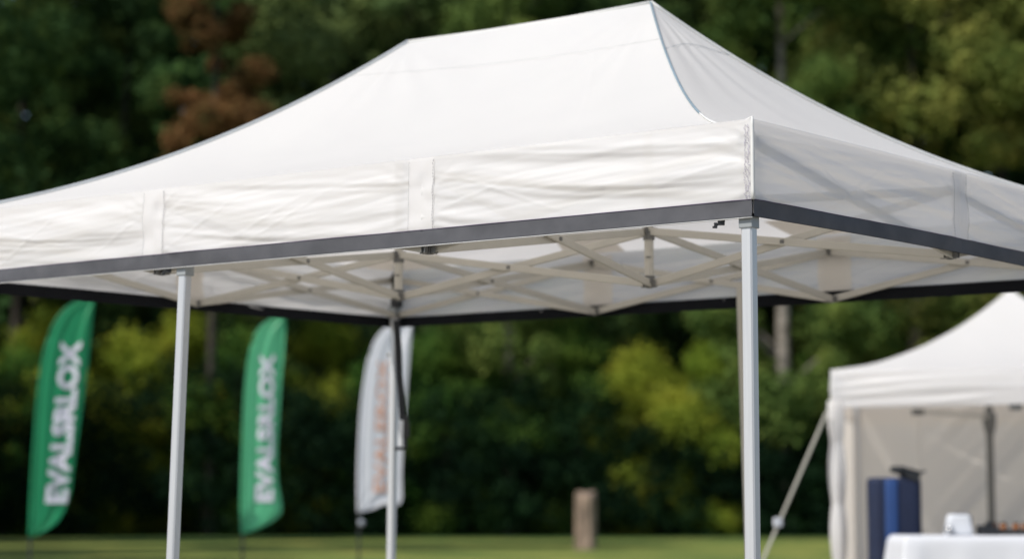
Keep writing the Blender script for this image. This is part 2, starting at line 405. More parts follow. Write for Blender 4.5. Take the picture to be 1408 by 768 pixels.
for side, (a_, b_, seams, sd) in SIDES.items():
    long_ = (b_ - a_).length
    nu = int(long_ * 130)
    val = link('valance', grid_mesh('valance', nu, 56, lambda u, v, s=side: val_pt(s, u, .03 + v * .97)), M['valance'], canopy)
    if side == 'right': tag(val, 'shaded bluish valance with the frame showing through')
    # grey band, a closed folded strip wrapped around the valance's lower edge
    ring = [(.0, -.004), (.0, .004), (BH * .5, .0042), (BH, .004), (BH, -.004), (BH * .5, -.0042)]
    V = []; Fc = []
    for i in range(nu + 1):
        t = i / nu
        for h, o in ring: 
            wob = .004 * noise.noise(Vector((t * long_ * 2.2, h * 9, sd)))
            V.append(val_pt(side, t, h, o + (wob if 0 < h < BH else 0)))
    n_ = len(ring)
    for i in range(nu):
        for k in range(n_): Fc.append((i*n_+k, (i+1)*n_+k, (i+1)*n_+(k+1) % n_, i*n_+(k+1) % n_))
    me = bpy.data.meshes.new('trim_band'); me.from_pydata([tuple(v) for v in V], [], Fc)
    me.shade_smooth(); me.set_sharp_from_angle(angle=R(40))
    link('trim_band', me, M['band'], val)
    me.materials.append(M['band_shade'])  # shade inside the band, painted as a second near-black material
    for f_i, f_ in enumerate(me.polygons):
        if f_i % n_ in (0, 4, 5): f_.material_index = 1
    tube_obj('band_seam', [val_pt(side, k / 240, BH, .0045) for k in range(241)], .0013, M['thread_v'], val, 5)
    if side == 'front': tube_obj('hem_cord', [val_pt(side, k / 80, 0, 0, -.003) for k in range(81)], .0028, M['hem'], val, 6)
    # seam strips
    for q in seams:
        hw = .058 / long_
        bm = bmesh.new()
        ny = 14
        rows = [[bm.verts.new(val_pt(side, q + hw * (k / 4 - 1), BH + (.985 - BH) * j / ny, .0018 + .0006 * math.sin(j * .9 + k))) for k in range(9)] for j in range(ny + 1)]
        for j in range(ny):
            for k in range(8): bm.faces.new((rows[j][k], rows[j][k+1], rows[j+1][k+1], rows[j+1][k]))
        bmesh.ops.recalc_face_normals(bm, faces=bm.faces)
        bm_obj('seam_strip', bm, M['valance'], val, smooth=True)
        # inner reinforcement patch
        if side in ('right', 'front'): PATCH = False
        else: PATCH = True
        bm = bmesh.new()
        rows = [[bm.verts.new(val_pt(side, q + hw * 1.55 * (k / 4 - 1), BH + (.96 - BH) * j / ny, -.006)) for k in range(9)] for j in range(ny + 1)]
        for j in range(ny):
            for k in range(8): bm.faces.new((rows[j][k], rows[j][k+1], rows[j+1][k+1], rows[j+1][k]))
        if PATCH: bm_obj('reinforcement_patch', bm, M['patch'], val, smooth=True)
        else: bm.free()
        # dashed stitching on both edges
        for e_ in (-1, 1):
            bm = bmesh.new()
            nd = 22 if e_ * (1 if side == 'front' else -1) < 0 else 30
            for j in range(nd):
                h0 = BH + (.97 - BH) * j / nd; h1 = h0 + (.97 - BH) / nd * (.7 if e_ < 0 else .4)
                a3 = val_pt(side, q + hw * e_ * .97, h0, .0065); b3 = val_pt(side, q + hw * e_ * .97 + .0006 * random.uniform(-1, 1), h1, .0065)
                add_bar(bm, a3, b3, 0.0011 if e_ == (-1 if side == 'front' else 1) else .0008, .0014, up=Vector((d1.x, d1.y, 0)))
            bm_obj('stitching', bm, M['thread'], val)

# corner piping and stitched zip line at near corner
for cpt, zlo, zhi, hz_ in ((PA, ZB[0], ZT[0], 1), (PB, ZB[1], ZT[1], 0), (PC, ZB[3], ZT[3], 0), (PD, ZB[2], ZT[2], 0)):
    o = (cpt - ctr).normalized() * .006
    z0 = zlo + (zhi - zlo) * BH
    tube_obj('corner_piping', [Vector((cpt.x + o.x, cpt.y + o.y, z0 + (zhi + .006 - z0) * k / 10)) for k in range(11)], [.006] * 10 + [.004], M['piping_w'], canopy)
bm = bmesh.new()
for j in range(46):
    h0 = BH + .02 + (.93 - BH) * j / 46
    for k in range(2):
        t0 = (.011 + .011 * k + random.uniform(-.002, .002)) / L1
        p3 = val_pt('front', t0, h0, .003); q3 = val_pt('front', t0 + random.uniform(-.006, .006) / L1, h0 + random.uniform(.004, .012), .0032)
        add_bar(bm, p3, q3, .0018, .0010, up=Vector((d1.x, d1.y, 0)))
bm_obj('corner_stitching', bm, M['zip'], canopy)

# ---- legs
def leg_obj(px_, py_, ztop, lean=(0, 0), parent=canopy, w=.040, rz=TH, cap=True, m=None):
    top = Vector((px_, py_, ztop)); bot = Vector((px_ + lean[0], py_ + lean[1], 0.012))
    bm = bmesh.new()
    ax = Vector((math.cos(rz), math.sin(rz), 0)); ay = Vector((-math.sin(rz), math.cos(rz), 0))
    c = .005; hw = w / 2
    prof_ = [(-hw + c, -hw), (hw - c, -hw), (hw, -hw + c), (hw, hw - c), (hw - c, hw), (-hw + c, hw), (-hw, hw - c), (-hw, -hw + c)]
    add_prism(bm, [bot + ax * a + ay * b for a, b in prof_], [top + ax * a + ay * b for a, b in prof_])
    g = bm_obj('leg', bm, m or M['alu'], parent)
    if cap:
        bm = bmesh.new(); q = w + .010
        add_box(bm, (px_, py_, ztop - .012), (q, q, .052), rz)
        bm_obj('leg_cap', bm, M['cap'], g, bevel=.003)
    bm = bmesh.new(); add_box(bm, (bot.x, bot.y, .006), (.10, .10, .012), rz); add_box(bm, (bot.x, bot.y, .045), (w + .01, w + .01, .07), rz)
    bm_obj('foot_plate', bm, M['cap'], g, bevel=.002)
    return g
INS = .034
pA = PA + d1 * INS + d2 * INS; pB = PB - d1 * INS + d2 * INS; pC = PC - d1 * INS - d2 * INS; pD = PD + d1 * INS - d2 * INS
def cap_top(px_): return px_
legA = leg_obj(pA.x, pA.y, ZB[0] - .000 + .004)
legB = leg_obj(pB.x, pB.y, ZB[1] + .01)
legC = leg_obj(pC.x, pC.y, ZB[3] + .10, lean=(-.02, 0))
legD = leg_obj(pD.x, pD.y, ZB[2] + .10)
# the two middle legs
def on_front(pxt):
    lo, hi = 0, 1
    for _ in range(40):
        m_ = (lo + hi) / 2; q = plan(m_, 0) + d2 * INS
        if proj((q.x, q.y, zb(m_, 0)))[0] > pxt: lo = m_
        else: hi = m_
    return lo
uf = on_front(255); q = plan(uf, 0) + d2 * INS
legF = leg_obj(q.x, q.y, zb(uf, 0) + .004, lean=(-.055, 0))
ub = .46; q = plan(ub, 1) - d2 * .06
qq = at(1018.5, 400, q.y)
legG = leg_obj(qq.x, q.y, zb(ub, 1) + .12, lean=(.045, 0), w=.036, cap=False, m=M['bar'])

# little hook near each visible leg top
def hook(p):
    bm = bmesh.new()
    add_tube(bm, [p, p + Vector((-.018, 0, -.006)), p + Vector((-.030, 0, -.020)), p + Vector((-.040, 0, -.022))], .004, 6)
    add_box(bm, p + Vector((-.012, 0, -.008)), (.022, .014, .014))
    add_box(bm, p + Vector((-.030, 0, -.016)), (.010, .010, .018))
    return bm_obj('hook', bm, M['black'], canopy)
hp = val_pt('front', .028, 0, -.02); hook(hp + Vector((0, 0, -.004)))
hp = val_pt('front', uf + .015, 0, -.02); hook(hp + Vector((0, 0, -.004)))

# ---- scissor frame
def node_bracket(p, rz=TH, s=.042, h=.036):
    bm = bmesh.new()
    add_box(bm, p, (s * .55, s * .55, h), rz)
    for k in range(4):
        a_ = rz + k * math.pi / 2
        d = Vector((math.cos(a_), math.sin(a_), 0))
        add_box(bm, Vector(p) + d * s * .48, (s * .42, s * .16, h * .8), a_)
        s2 = Vector((-d.y, d.x, 0))
        for e_ in (-1, 1): add_box(bm, Vector(p) + d * s * .62 + s2 * e_ * s * .19, (s * .5, s * .07, h * .78), a_)
    return bm_obj('hub_bracket', bm, M['bracket'], canopy, bevel=.0015)
def bar(p, q, w=.031, t=.014, off=0):
    p = Vector(p); q = Vector(q)
    d = (q - p); s = d.cross(Vector((0, 0, 1))).normalized() * off
    bm = bmesh.new(); add_bar(bm, p + s, q + s, w, t, cham=.15)
    b_ = bm_obj('scissor_bar', bm, M['bar'], canopy)
    return b_
def pivot(p, q):
    p = Vector(p); d = Vector(q).normalized() if isinstance(q, Vector) else Vector(q)
    bm = bmesh.new(); n = Vector((d.y, -d.x, 0)).normalized()
    for e_ in (-1, 1): add_box(bm, p + n * e_ * .0165, (.017, .005, .015), math.atan2(d.y, d.x))
    bm_obj('pivot', bm, M['bracket'], canopy, bevel=.001)
def cross(pt, pb, qt, qb, g=.008):
    """X of two bars between node P (top, bottom) and node Q"""
    bar(pt, qb, off=g); bar(pb, qt, off=-g)
    # crossing point
    pt, pb, qt, qb = map(Vector, (pt, pb, qt, qb))
    a0, a1 = pt.z, qb.z; b0, b1 = pb.z, qt.z
    k = (a0 - b0) / ((a0 - b0) + (b1 - a1))
    pivot(pt.lerp(qb, k), (qb - pt))
NI = .040
def nd(u, v, pyt=None, pyb=None, top=None, bot=None):
    p = plan(u, v)
    if v == 0: p = p + d2 * NI
    elif v == 1: p = p - d2 * NI
    if u == 0: p = p + d1 * NI
    elif u == 1: p = p - d1 * NI
    zt_ = zat(p.x, p.y, pyt) if pyt else zb(u, v) + .255
    zb_ = zat(p.x, p.y, pyb) if pyb else zb(u, v) - .005
    return Vector((p.x, p.y, zt_)), Vector((p.x, p.y, zb_))
N = {
 'A': nd(0, 0), 'B': nd(1, 0), 'C': nd(1, 1), 'D': nd(0, 1),
 'F1': nd(1/3, 0, None, 343), 'F2': nd(2/3, 0), 'K2': nd(2/3, 1, 362, 428), 'K1': nd(1/3, 1, 346, 411),
 'E': nd(0, .5, None, 350), 'L': nd(1, .5, None, 417)}
for k in 'ABCD':
    N[k] = (N[k][0], Vector((N[k][1].x, N[k][1].y, N[k][1].z + .065)))
m1p, m2p = plan(UR1 + .004, .5), plan(UR2 + .012, .5)
N['M1'] = (corner3(m1p, zat(m1p.x, m1p.y, 318)), corner3(m1p, zat(m1p.x, m1p.y, 390)))
N['M2'] = (corner3(m2p, zat(m2p.x, m2p.y, 350)), corner3(m2p, zat(m2p.x, m2p.y, 408)))
for a_, b_ in (('A', 'F1'), ('F1', 'F2'), ('F2', 'B'), ('B', 'L'), ('L', 'C'), ('C', 'K2'), ('K2', 'K1'), ('K1', 'D'), ('D', 'E'), ('E', 'A'),
               ('M1', 'F1'), ('M1', 'E'), ('M1', 'K1'), ('M1', 'M2'), ('M2', 'F2'), ('M2', 'K2'), ('M2', 'L')):
    cross(N[a_][0], N[a_][1], N[b_][0], N[b_][1])
for k, (t_, b_) in N.items():
    node_bracket(t_); node_bracket(b_)
for k, pr, rr in (('M1', pr1, RZ1), ('M2', pr2, RZ2)):
    t_, b_ = N[k]
    bm = bmesh.new()
    add_tube(bm, [b_ + Vector((0, 0, -.01)), Vector((t_.x, t_.y, rr - .10))], .0195, 8)
    mast = bm_obj('mast', bm, M['bar'], canopy)
    bm = bmesh.new(); add_tube(bm, [t_ + Vector((0, 0, -.036)), t_ + Vector((0, 0, .0))], .0245, 8); bm_obj('collar', bm, M['bracket'], mast)
    bm = bmesh.new(); add_tube(bm, [b_ + Vector((0, 0, 0)), b_ + Vector((0, 0, .032))], .0245, 8); bm_obj('collar', bm, M['bracket'], mast)
    bm = bmesh.new(); add_box(bm, ((t_ + b_) / 2) + Vector((-.004, -.018, .0)), (.02, .008, .005)); bm_obj('push_button', bm, M['bracket'], mast)
    bm = bmesh.new(); add_tube(bm, [Vector((t_.x, t_.y, rr - .13)), Vector((t_.x, t_.y, rr - .09)), Vector((t_.x, t_.y, rr - .07))], [.04, .035, .015], 12); bm_obj('mast_cap', bm, M['bracket'], mast, smooth=True)
# corner upper posts (leg continues inside the valance)
for pc, z0, z1 in ((pA, ZB[0], ZT[0]), (pB, ZB[1], ZT[1]), (pC, ZB[3], ZT[3]), (pD, ZB[2], ZT[2])):
    bm = bmesh.new(); add_box(bm, (pc.x, pc.y, (z0 + z1) / 2 - .01), (.034, .034, z1 - z0 - .05), TH)
    bm_obj('upper_post', bm, M['bar'], canopy)
# black slider and clamp on the far leg
bm = bmesh.new()
add_box(bm, at(546, 385, pC.y - .05), (.05, .04, .085), .2)
add_box(bm, at(546, 404, pC.y - .05), (.058, .055, .04), TH)
add_box(bm, at(545.5, 416, pC.y - .05), (.052, .045, .05), TH)
bm_obj('leg_slider', bm, M['black'], canopy, bevel=.004)
# corner reinforcement under the roof near far corner and patches round nodes
def patch_on_roof(c0, c1, r0, r1, u0, u1, s0, s1, drop=.012):
    bm = bmesh.new(); nu, nv = 10, 8
    rows = []
    for j in range(nv + 1):
        s = s0 + (s1 - s0) * j / nv; rows.append([])
        for i in range(nu + 1):
            u = u0 + (u1 - u0) * i / nu
            p = hip(c0, r0, s).lerp(hip(c1, r1, s), u); p.z -= drop; rows[-1].append(bm.verts.new(p))
    for j in range(nv):
        for i in range(nu): bm.faces.new((rows[j][i], rows[j][i+1], rows[j+1][i+1], rows[j+1][i]))
    return bm_obj('reinforcement_patch', bm, M['patch'], canopy, smooth=True)
for u_ in (1/3, 2/3):
    patch_on_roof(CC, CD, R2, R1, u_ - .045, u_ + .045, .02, .16)
patch_on_roof(CC, CD, R2, R1, 0.004, .08, .01, .14)
patch_on_roof(CB, CC, R2, R2, .92, .996, .01, .14)

# hanging black strap with buckle on the far leg
Ys = pC.y - .08
def ribbon(name, pts, w, t, m, parent):
    bm = bmesh.new()
    for p, q in zip(pts, pts[1:]): add_bar(bm, p, q, w, t, up=Vector((1, 0, 0)))
    return bm_obj(name, bm, m, parent)
st = ribbon('hanging_strap', [at(x, y, Ys) for x, y in ((545, 440), (548, 480), (549, 515), (552, 545), (553, 572), (555, 592))], .036, .005, M['strap'], canopy)
bm = bmesh.new()
add_box(bm, at(557, 590, Ys), (.046, .022, .085)); add_box(bm, at(558, 577, Ys), (.026, .016, .05)); add_box(bm, at(557, 606, Ys), (.02, .014, .08)); add_box(bm, at(550, 616, Ys), (.06, .02, .018))
bm_obj('buckle', bm, M['black'], st, bevel=.004)
bm = bmesh.new(); add_bar(bm, at(551.5, 577, Ys - .015), at(550.5, 612, Ys - .015), .026, .008, up=Vector((1, 0, 0)))
bm_obj('strap_label', bm, M['paper'], st, bevel=.002)
# strap screw on the leg
bm = bmesh.new(); sp_ = at(534, 488, pC.y - .035); add_tube(bm, [sp_, sp_ + Vector((0, -.008, 0))], .009, 10); bm_obj('rivet', bm, M['steel'], canopy)

# ================================================================== SECOND TENT
T2 = 12
e1 = Vector((math.cos(R(T2)), -math.sin(R(T2)))); e2 = Vector((math.sin(R(T2)), math.cos(R(T2))))
fl = at(1143, 560, 18.1); FL = Vector((fl.x, fl.y)); W2 = 3.0
FR = FL + e1 * W2; BL = FL + e2 * W2; BR = FR + e2 * W2
z2b = fl.z; z2t = zat(FL.x, FL.y, 508)
cen = (FL + BR) / 2; PK = Vector((cen.x, cen.y, z2t + .80))
tent2 = empty('canopy_tent', (FL.x, FL.y, 0), 'smaller blurred white canopy tent with beige fabric back wall, at right', 'tent')
crn = [Vector((p.x, p.y, z2t)) for p in (FL, FR, BR, BL)]
for k in range(4):
    c0, c1 = crn[k], crn[(k + 1) % 4]
    def fn(u, v, c0=c0, c1=c1, k=k):
        p = hip(c0, PK, v, .22, 2.0).lerp(hip(c1, PK, v, .22, 2.0), u)
        p.z += (.01 * noise.noise(Vector((p.x * 2, p.y * 2, k))) - .015 * math.sin(math.pi * u) * math.sin(math.pi * v)) * min(1, 6*v)
        return p
    link('roof_panel', grid_mesh('roof_panel', 50, 30, fn), M['canopy'], tent2)
    d = (c1 - c0).normalized(); n = Vector((d.y, -d.x, 0))
    if n.dot(Vector((cen.x, cen.y, 0)) - Vector((c0.x, c0.y, 0))) > 0: n = -n
    def fv(u, v, c0=c0, c1=c1, n=n, k=k):
        p = c0.lerp(c1, u); 
        a = abs(u - .5) * 2
        w = .022 * noise.noise(Vector((u * 2.0 + k, (1 - v) * 4.2 + 1.6 * a, k * 3))) + .012 * noise.noise(Vector((u * 5 + k, (1 - v) * 8 + 3 * a, k * 3)))
        w *= min(1, 8 * v, 5 * (1 - v) + .3) * min(1, 14 * u, 14 * (1 - u)) * min(1, a * 4 + .1)
        lift = .03 * math.exp(-((u - .5) / .16) ** 2) if k == 0 else 0
        z = z2b + (z2t - z2b) * (1 - v) + lift * v * .5
        return Vector((p.x, p.y, 0)) + n * (w + .012 * (1 - abs(v * 2 - 1))) + Vector((0, 0, z))
    link('valance', grid_mesh('valance', 90, 24, fv), M['valance'], tent2)
for p in (FL + (e1 + e2) * .05, FR + (e2 - e1) * .05, BR - (e1 + e2) * .05, BL + (e1 - e2) * .05):
    leg_obj(p.x, p.y, z2t - .05, parent=tent2, w=.045, rz=-R(T2), cap=False)
# back wall and left wall
def wall_fn(P0, P1, ztop, seed, fold):
    d = (P1 - P0).normalized(); n = Vector((d.y, -d.x)); L = (P1 - P0).length
    def fn(u, v):
        x = u * L; z = .02 + (ztop - .02) * (1 - v)
        w = .025 * noise.noise(Vector((x * 1.2, z * .5, seed)))
        # diagonal tension folds
        f = noise.noise(Vector(((x - .9 * z * fold) * 5.5, (x * .9 + z) * .35, seed + 2)))
        amp = .055 * min(1, max(0, (x - .62) * 2.5)) * (1 if fold else .2)
        w += amp * f
        # vertical panel joints
        for j in (.62,): w += .02 * math.exp(-((x - j) / .02) ** 2)
        p = P0 + d * x + n * w
        return Vector((p.x, p.y, z))
    return fn
link('back_wall', grid_mesh('back_wall', 170, 70, wall_fn(BL - e2 * .03, BR - e2 * .03, z2t - .02, 3.3, 1)), M['wall_cloth'], tent2)
link('side_wall', grid_mesh('side_wall', 120, 60, wall_fn(FL + e1 * .02, BL + e1 * .02, z2b + .1, 6.1, 0)), M['wall_cloth'], tent2)
link('side_wall', grid_mesh('side_wall', 120, 60, wall_fn(FR - e1 * .02, BR - e1 * .02, z2b + .1, 9.1, 1)), M['wall_cloth'], tent2)
# gathered wall edge tied round the front left leg
def gather(u, v):
    a = u * 2 * math.pi; z = .02 + (z2b + .06 - .02) * (1 - v)
    tie = [1.62, 1.10, .62]
    r = .048 + .022 * abs(math.sin((z - .1) * math.pi / .5)) + .006 * math.sin(a * 5 + z * 3)
    c = FL + (e1 + e2) * .04
    return Vector((c.x + r * math.cos(a), c.y + r * math.sin(a), z))
link('gathered_curtain', grid_mesh('gathered_curtain', 40, 90, gather), M['canopy'], tent2)
# centre back pole with bracket, frame bars
pp = at(1361, 600, BL.y - .75)
bm = bmesh.new(); add_tube(bm, [Vector((pp.x, pp.y, .01)), Vector((pp.x, pp.y, z2b + .12))], .036, 8)
pl = bm_obj('back_pole', bm, M['bracket'], tent2)
bm = bmesh.new(); add_box(bm, (pp.x, pp.y, z2b - .01), (.11, .09, .13)); add_box(bm, (pp.x, pp.y, z2b - .10), (.09, .08, .06)); bm_obj('pole_bracket', bm, M['bracket'], pl, bevel=.01)
def bar2(p, q, w=.035, t=.02):
    bm = bmesh.new(); add_bar(bm, p, q, w, t); return bm_obj('scissor_bar', bm, M['bar'], tent2)
for (P0, P1) in ((FL + e2 * .07, FR + e2 * .07),):
    for k in range(2):
        a_ = P0.lerp(P1, k / 2 + .01); b_ = P0.lerp(P1, (k + 1) / 2 - .01)
        zz = z2b + .03; zh = z2b + .24
        if k == 0: bar2((a_.x, a_.y, zh), (b_.x, b_.y, zz)); bar2((a_.x, a_.y, zz + .06), (b_.x, b_.y, zh))
        else: bar2((a_.x, a_.y, zz), (b_.x, b_.y, zh)); bar2((a_.x, a_.y, zh), (b_.x, b_.y, zz + .06))
    mid = P0.lerp(P1, .5)
    bm = bmesh.new(); add_box(bm, (mid.x, mid.y, z2b - .005), (.10, .05, .05)); bm_obj('hub_bracket', bm, M['bracket'], tent2, bevel=.004)
nb = at(1262, 566, 18.5); 
bm = bmesh.new(); add_box(bm, nb, (.10, .05, .05)); bm_obj('hub_bracket', bm, M['bracket'], tent2, bevel=.004)
bar2(nb + Vector((.05, 0, 0)), Vector((pp.x, pp.y, z2b + .02)))
# guy strap
g0 = at(1137, 566, 18.05); g1 = at(1002, 888, 17.6); g1.z = .02
guy = empty('guy_strap', (g1.x, g1.y, 0), 'pale slanting guy strap with small buckle, beside the blurred right-hand tent', 'strap')
bm = bmesh.new(); add_bar(bm, g0, g1, .012, .034, cham=.2); bm_obj('webbing', bm, M['rope'], guy)
gk = g0.lerp(g1, .495)
bm = bmesh.new(); add_box(bm, gk + Vector((-.012, -.02, 0)), (.075, .03, .075), .3); bm_obj('buckle', bm, M['paper'], guy, bevel=.01)
bm = bmesh.new(); add_tube(bm, [g1 + Vector((.02, 0, -.02)), g1 + Vector((-.03, 0, .14))], .012, 8); bm_obj('peg', bm, M['steel'], guy)

# ================================================================== FEATHER FLAGS
def poly_at(pts, v):
    for (x0, y0), (x1, y1) in zip(pts, pts[1:]):
        pass
def interp(pts, t):
    """pts list of (x,y); t 0..1 by arc length"""
    L = [0]
    for a_, b_ in zip(pts, pts[1:]): L.append(L[-1] + math.dist(a_, b_))
    s = t * L[-1]
    for k in range(len(pts) - 1):
        if s <= L[k + 1] or k == len(pts) - 2:
            f = (s - L[k]) / max(1e-9, L[k + 1] - L[k]); return (pts[k][0] + (pts[k+1][0] - pts[k][0]) * f, pts[k][1] + (pts[k+1][1] - pts[k][1]) * f)
def smooth_pts(pts, n=60):
    P = [pts[0]] + list(pts) + [pts[-1]]; out = []
    m_ = len(pts) - 1
    for i in range(n + 1):
        t = i / n * m_; k = min(int(t), m_ - 1); f = t - k
        p0, p1, p2, p3 = P[k], P[k+1], P[k+2], P[k+3]
        out.append(tuple(.5 * ((2*b) + (-a + c) * f + (2*a - 5*b + 4*c - d) * f*f + (-a + 3*b - 3*c + d) * f**3) for a, b, c, d in zip(p0, p1, p2, p3)))
    return out
def text_geo(body, offset=.02):
    cu = bpy.data.curves.new('lettering', 'FONT'); cu.body = body; cu.offset = offset; cu.resolution_u = 3
    o = bpy.data.objects.new('tmp_text', cu); C.objects.link(o)
    dg = bpy.context.evaluated_depsgraph_get(); dg.update()
    me = bpy.data.meshes.new_from_object(o.evaluated_get(dg))
    bpy.data.objects.remove(o); bpy.data.curves.remove(cu)
    bm = bmesh.new(); bm.from_mesh(me); bpy.data.meshes.remove(me)
    return bm
def flag(label, left, right, Y, mat_, seed, yaw, txt=None, ink=None, group='green lettered feather flags', ball=None, rip=.018):
    """left: pole-side outline from bottom to tip; right: fly-side outline from tip to bottom (photo pixels, at distance Y)"""
    Lp = smooth_pts(left); Rp = smooth_pts(list(reversed(right)))
    base = at(left[0][0] - 1, 768, Y)
    root = empty('feather_flag', (base.x, base.y, 0), label, 'flag', group)
    x_ref = base.x
    def S(u, v):
        a_, b_ = interp(Lp, v), interp(Rp, v)
        px_, py_ = a_[0] + (b_[0] - a_[0]) * u, a_[1] + (b_[1] - a_[1]) * u
        p = at(px_, py_, Y)
        dpt = (p.x - x_ref) * math.tan(yaw)
        w = rip * u * math.sin(9 * u + 3 * v + seed) + rip * .8 * u * noise.noise(Vector((u * 3.5, v * 2.5, seed))) + .006 * math.sin(u * 20 + v * 2)
        p = at(px_, py_, Y + dpt + w)
        return p
    sail = link('sail', grid_mesh('sail', 30, 90, S), mat_, root)
    bot = S(0, 0)
    pts = [Vector((bot.x - .012, bot.y, .0)), Vector((bot.x - .012, bot.y, bot.z * .5))] + [S(0, k / 40) + Vector((-.012, 0, 0)) for k in range(41)]
    bm = bmesh.new(); add_tube(bm, pts[:6], .015, 8); bm_obj('pole', bm, M['pole'], root, smooth=True)
    bm = bmesh.new(); add_tube(bm, pts[2:], [.021 - .009 * k / 40 for k in range(41)], 8); bm_obj('pole_sleeve', bm, mat_, sail, smooth=True)
    bm = bmesh.new()
    for k in range(4):
        a_ = k * math.pi / 2 + .5; add_bar(bm, (bot.x - .012, bot.y, .03), (bot.x - .012 + .38 * math.cos(a_), bot.y + .38 * math.sin(a_), .016), .025, .03)
    add_tube(bm, [(bot.x - .012, bot.y, .01), (bot.x - .012, bot.y, .12)], .03, 10)
    bm_obj('cross_base', bm, M['pole'], root)
    if ball:
        bm = bmesh.new(); c = at(ball[0], ball[1], Y); c.y -= .02; bmesh.ops.create_uvsphere(bm, u_segments=16, v_segments=10, radius=.042, matrix=Matrix.Translation(c)); bm_obj('knob', bm, M['ball'], root, smooth=True)
    if txt:
        bm = text_geo(txt, .01 if ball else .042)
        xs = [v.co.x for v in bm.verts]; x0, x1 = min(xs), max(xs); ys = [v.co.y for v in bm.verts]; y0, y1 = min(ys), max(ys)
        n_cut = 60
        for k in range(1, n_cut):
            X = x0 + (x1 - x0) * k / n_cut
            bmesh.ops.bisect_plane(bm, geom=bm.verts[:] + bm.edges[:] + bm.faces[:], plane_co=(X, 0, 0), plane_no=(1, 0, 0))
        (bx0, by0), (tx0, ty0), (bx1, by1), (tx1, ty1) = ink[1]   # baseline start, top-of-letter start, baseline end, top end (pixels)
        for v in bm.verts:
            f = (v.co.x - x0) / (x1 - x0); g = (v.co.y - y0) / (y1 - y0)
            px_ = (bx0 + (bx1 - bx0) * f) * (1 - g) + (tx0 + (tx1 - tx0) * f) * g
            py_ = (by0 + (by1 - by0) * f) * (1 - g) + (ty0 + (ty1 - ty0) * f) * g
            # follow the rippled sail: find (u,v)
            vv = .5
            lo, hi = 0., 1.
            for _ in range(14):
                m_ = (lo + hi) / 2
                a_, b_ = interp(Lp, m_), interp(Rp, m_)
                uu = (px_ - a_[0]) / max(1, (b_[0] - a_[0])); yy = a_[1] + (b_[1] - a_[1]) * uu
                if yy > py_: lo = m_
                else: hi = m_
            a_, b_ = interp(Lp, lo), interp(Rp, lo)
            uu = min(1, max(0, (px_ - a_[0]) / max(1, (b_[0] - a_[0]))))
            q = S(uu, lo); v.co = Vector((q.x, q.y - .016, q.z))
        bm_obj('lettering', bm, ink[0], sail)
    return root
flag('dark green feather flag with white lettering, farther left of the two green ones',
     [(43, 738), (44, 700), (47, 640), (51, 580), (56, 525), (64, 478), (78, 442), (98, 420), (130, 408)],
     [(131, 408), (127, 440), (122, 490), (116, 540), (109, 590), (102, 640), (96, 682), (84, 710), (70, 724), (44, 738)],
     24, M['flag_green'], 1.2, R(18), 'EVALSRLOX', (M['print_white'], [(93, 691), (62, 691), (113, 468), (84, 468)]))
flag('lighter green feather flag with white lettering, nearer the white flag',
     [(335, 733), (334, 690), (335, 640), (337, 580), (340, 525), (346, 482), (356, 455), (370, 442), (392, 434)],
     [(393, 434), (391, 475), (387, 520), (384, 570), (381, 620), (382, 660), (387, 694), (384, 708), (364, 722), (336, 733)],
     25.5, M['flag_green2'], 4.0, R(12), 'EVALSRLOX', (M['print_white'], [(376, 689), (351, 689), (378, 486), (358, 486)]))
flag('pale white feather flag with orange marks, behind the far canopy leg',
     [(495, 704), (495, 650), (497, 590), (501, 540), (509, 493), (520, 465), (535, 450), (566, 440)],
     [(567, 440), (563, 490), (558, 550), (554, 610), (552, 650), (551, 690), (530, 692), (514, 698), (496, 704)],
     27.5, M['flag_white'], 7.0, R(15), 'EVALEROX', (M['print_orange'], [(533, 676), (514, 676), (533, 494), (520, 494)]), group=None, ball=(497, 718))

# ================================================================== LOG
lb = at(806, 755, 57)
def log_fn(u, v):
    a = u * 2 * math.pi; z = v * 1.52
    r = .27 + .03 * noise.noise(Vector((math.cos(a) * 1.5, math.sin(a) * 1.5, z * .8))) + .025 * (1 - v) ** 3 + .01 * math.sin(9 * a)
    if v > .94: r *= 1 - (v - .94) * 2.2
    return Vector((lb.x + r * math.cos(a), lb.y + r * math.sin(a), z - .03 + (.035 * math.sin(a * 2 + 1) if v > .9 else 0)))
logr = empty('log_post', (lb.x, lb.y, 0), 'thick weathered upright log post standing alone on the grass', 'post')
link('trunk', grid_mesh('trunk', 48, 34, log_fn), M['log'], logr)
def lt(u, v):
    p = log_fn(u, 1.0); c = Vector((lb.x, lb.y, 1.50)); q = p.lerp(c, v); q.z += .012 * math.sin(v * 22); return q
link('cut_top', grid_mesh('cut_top', 48, 8, lt), M['log'], logr)

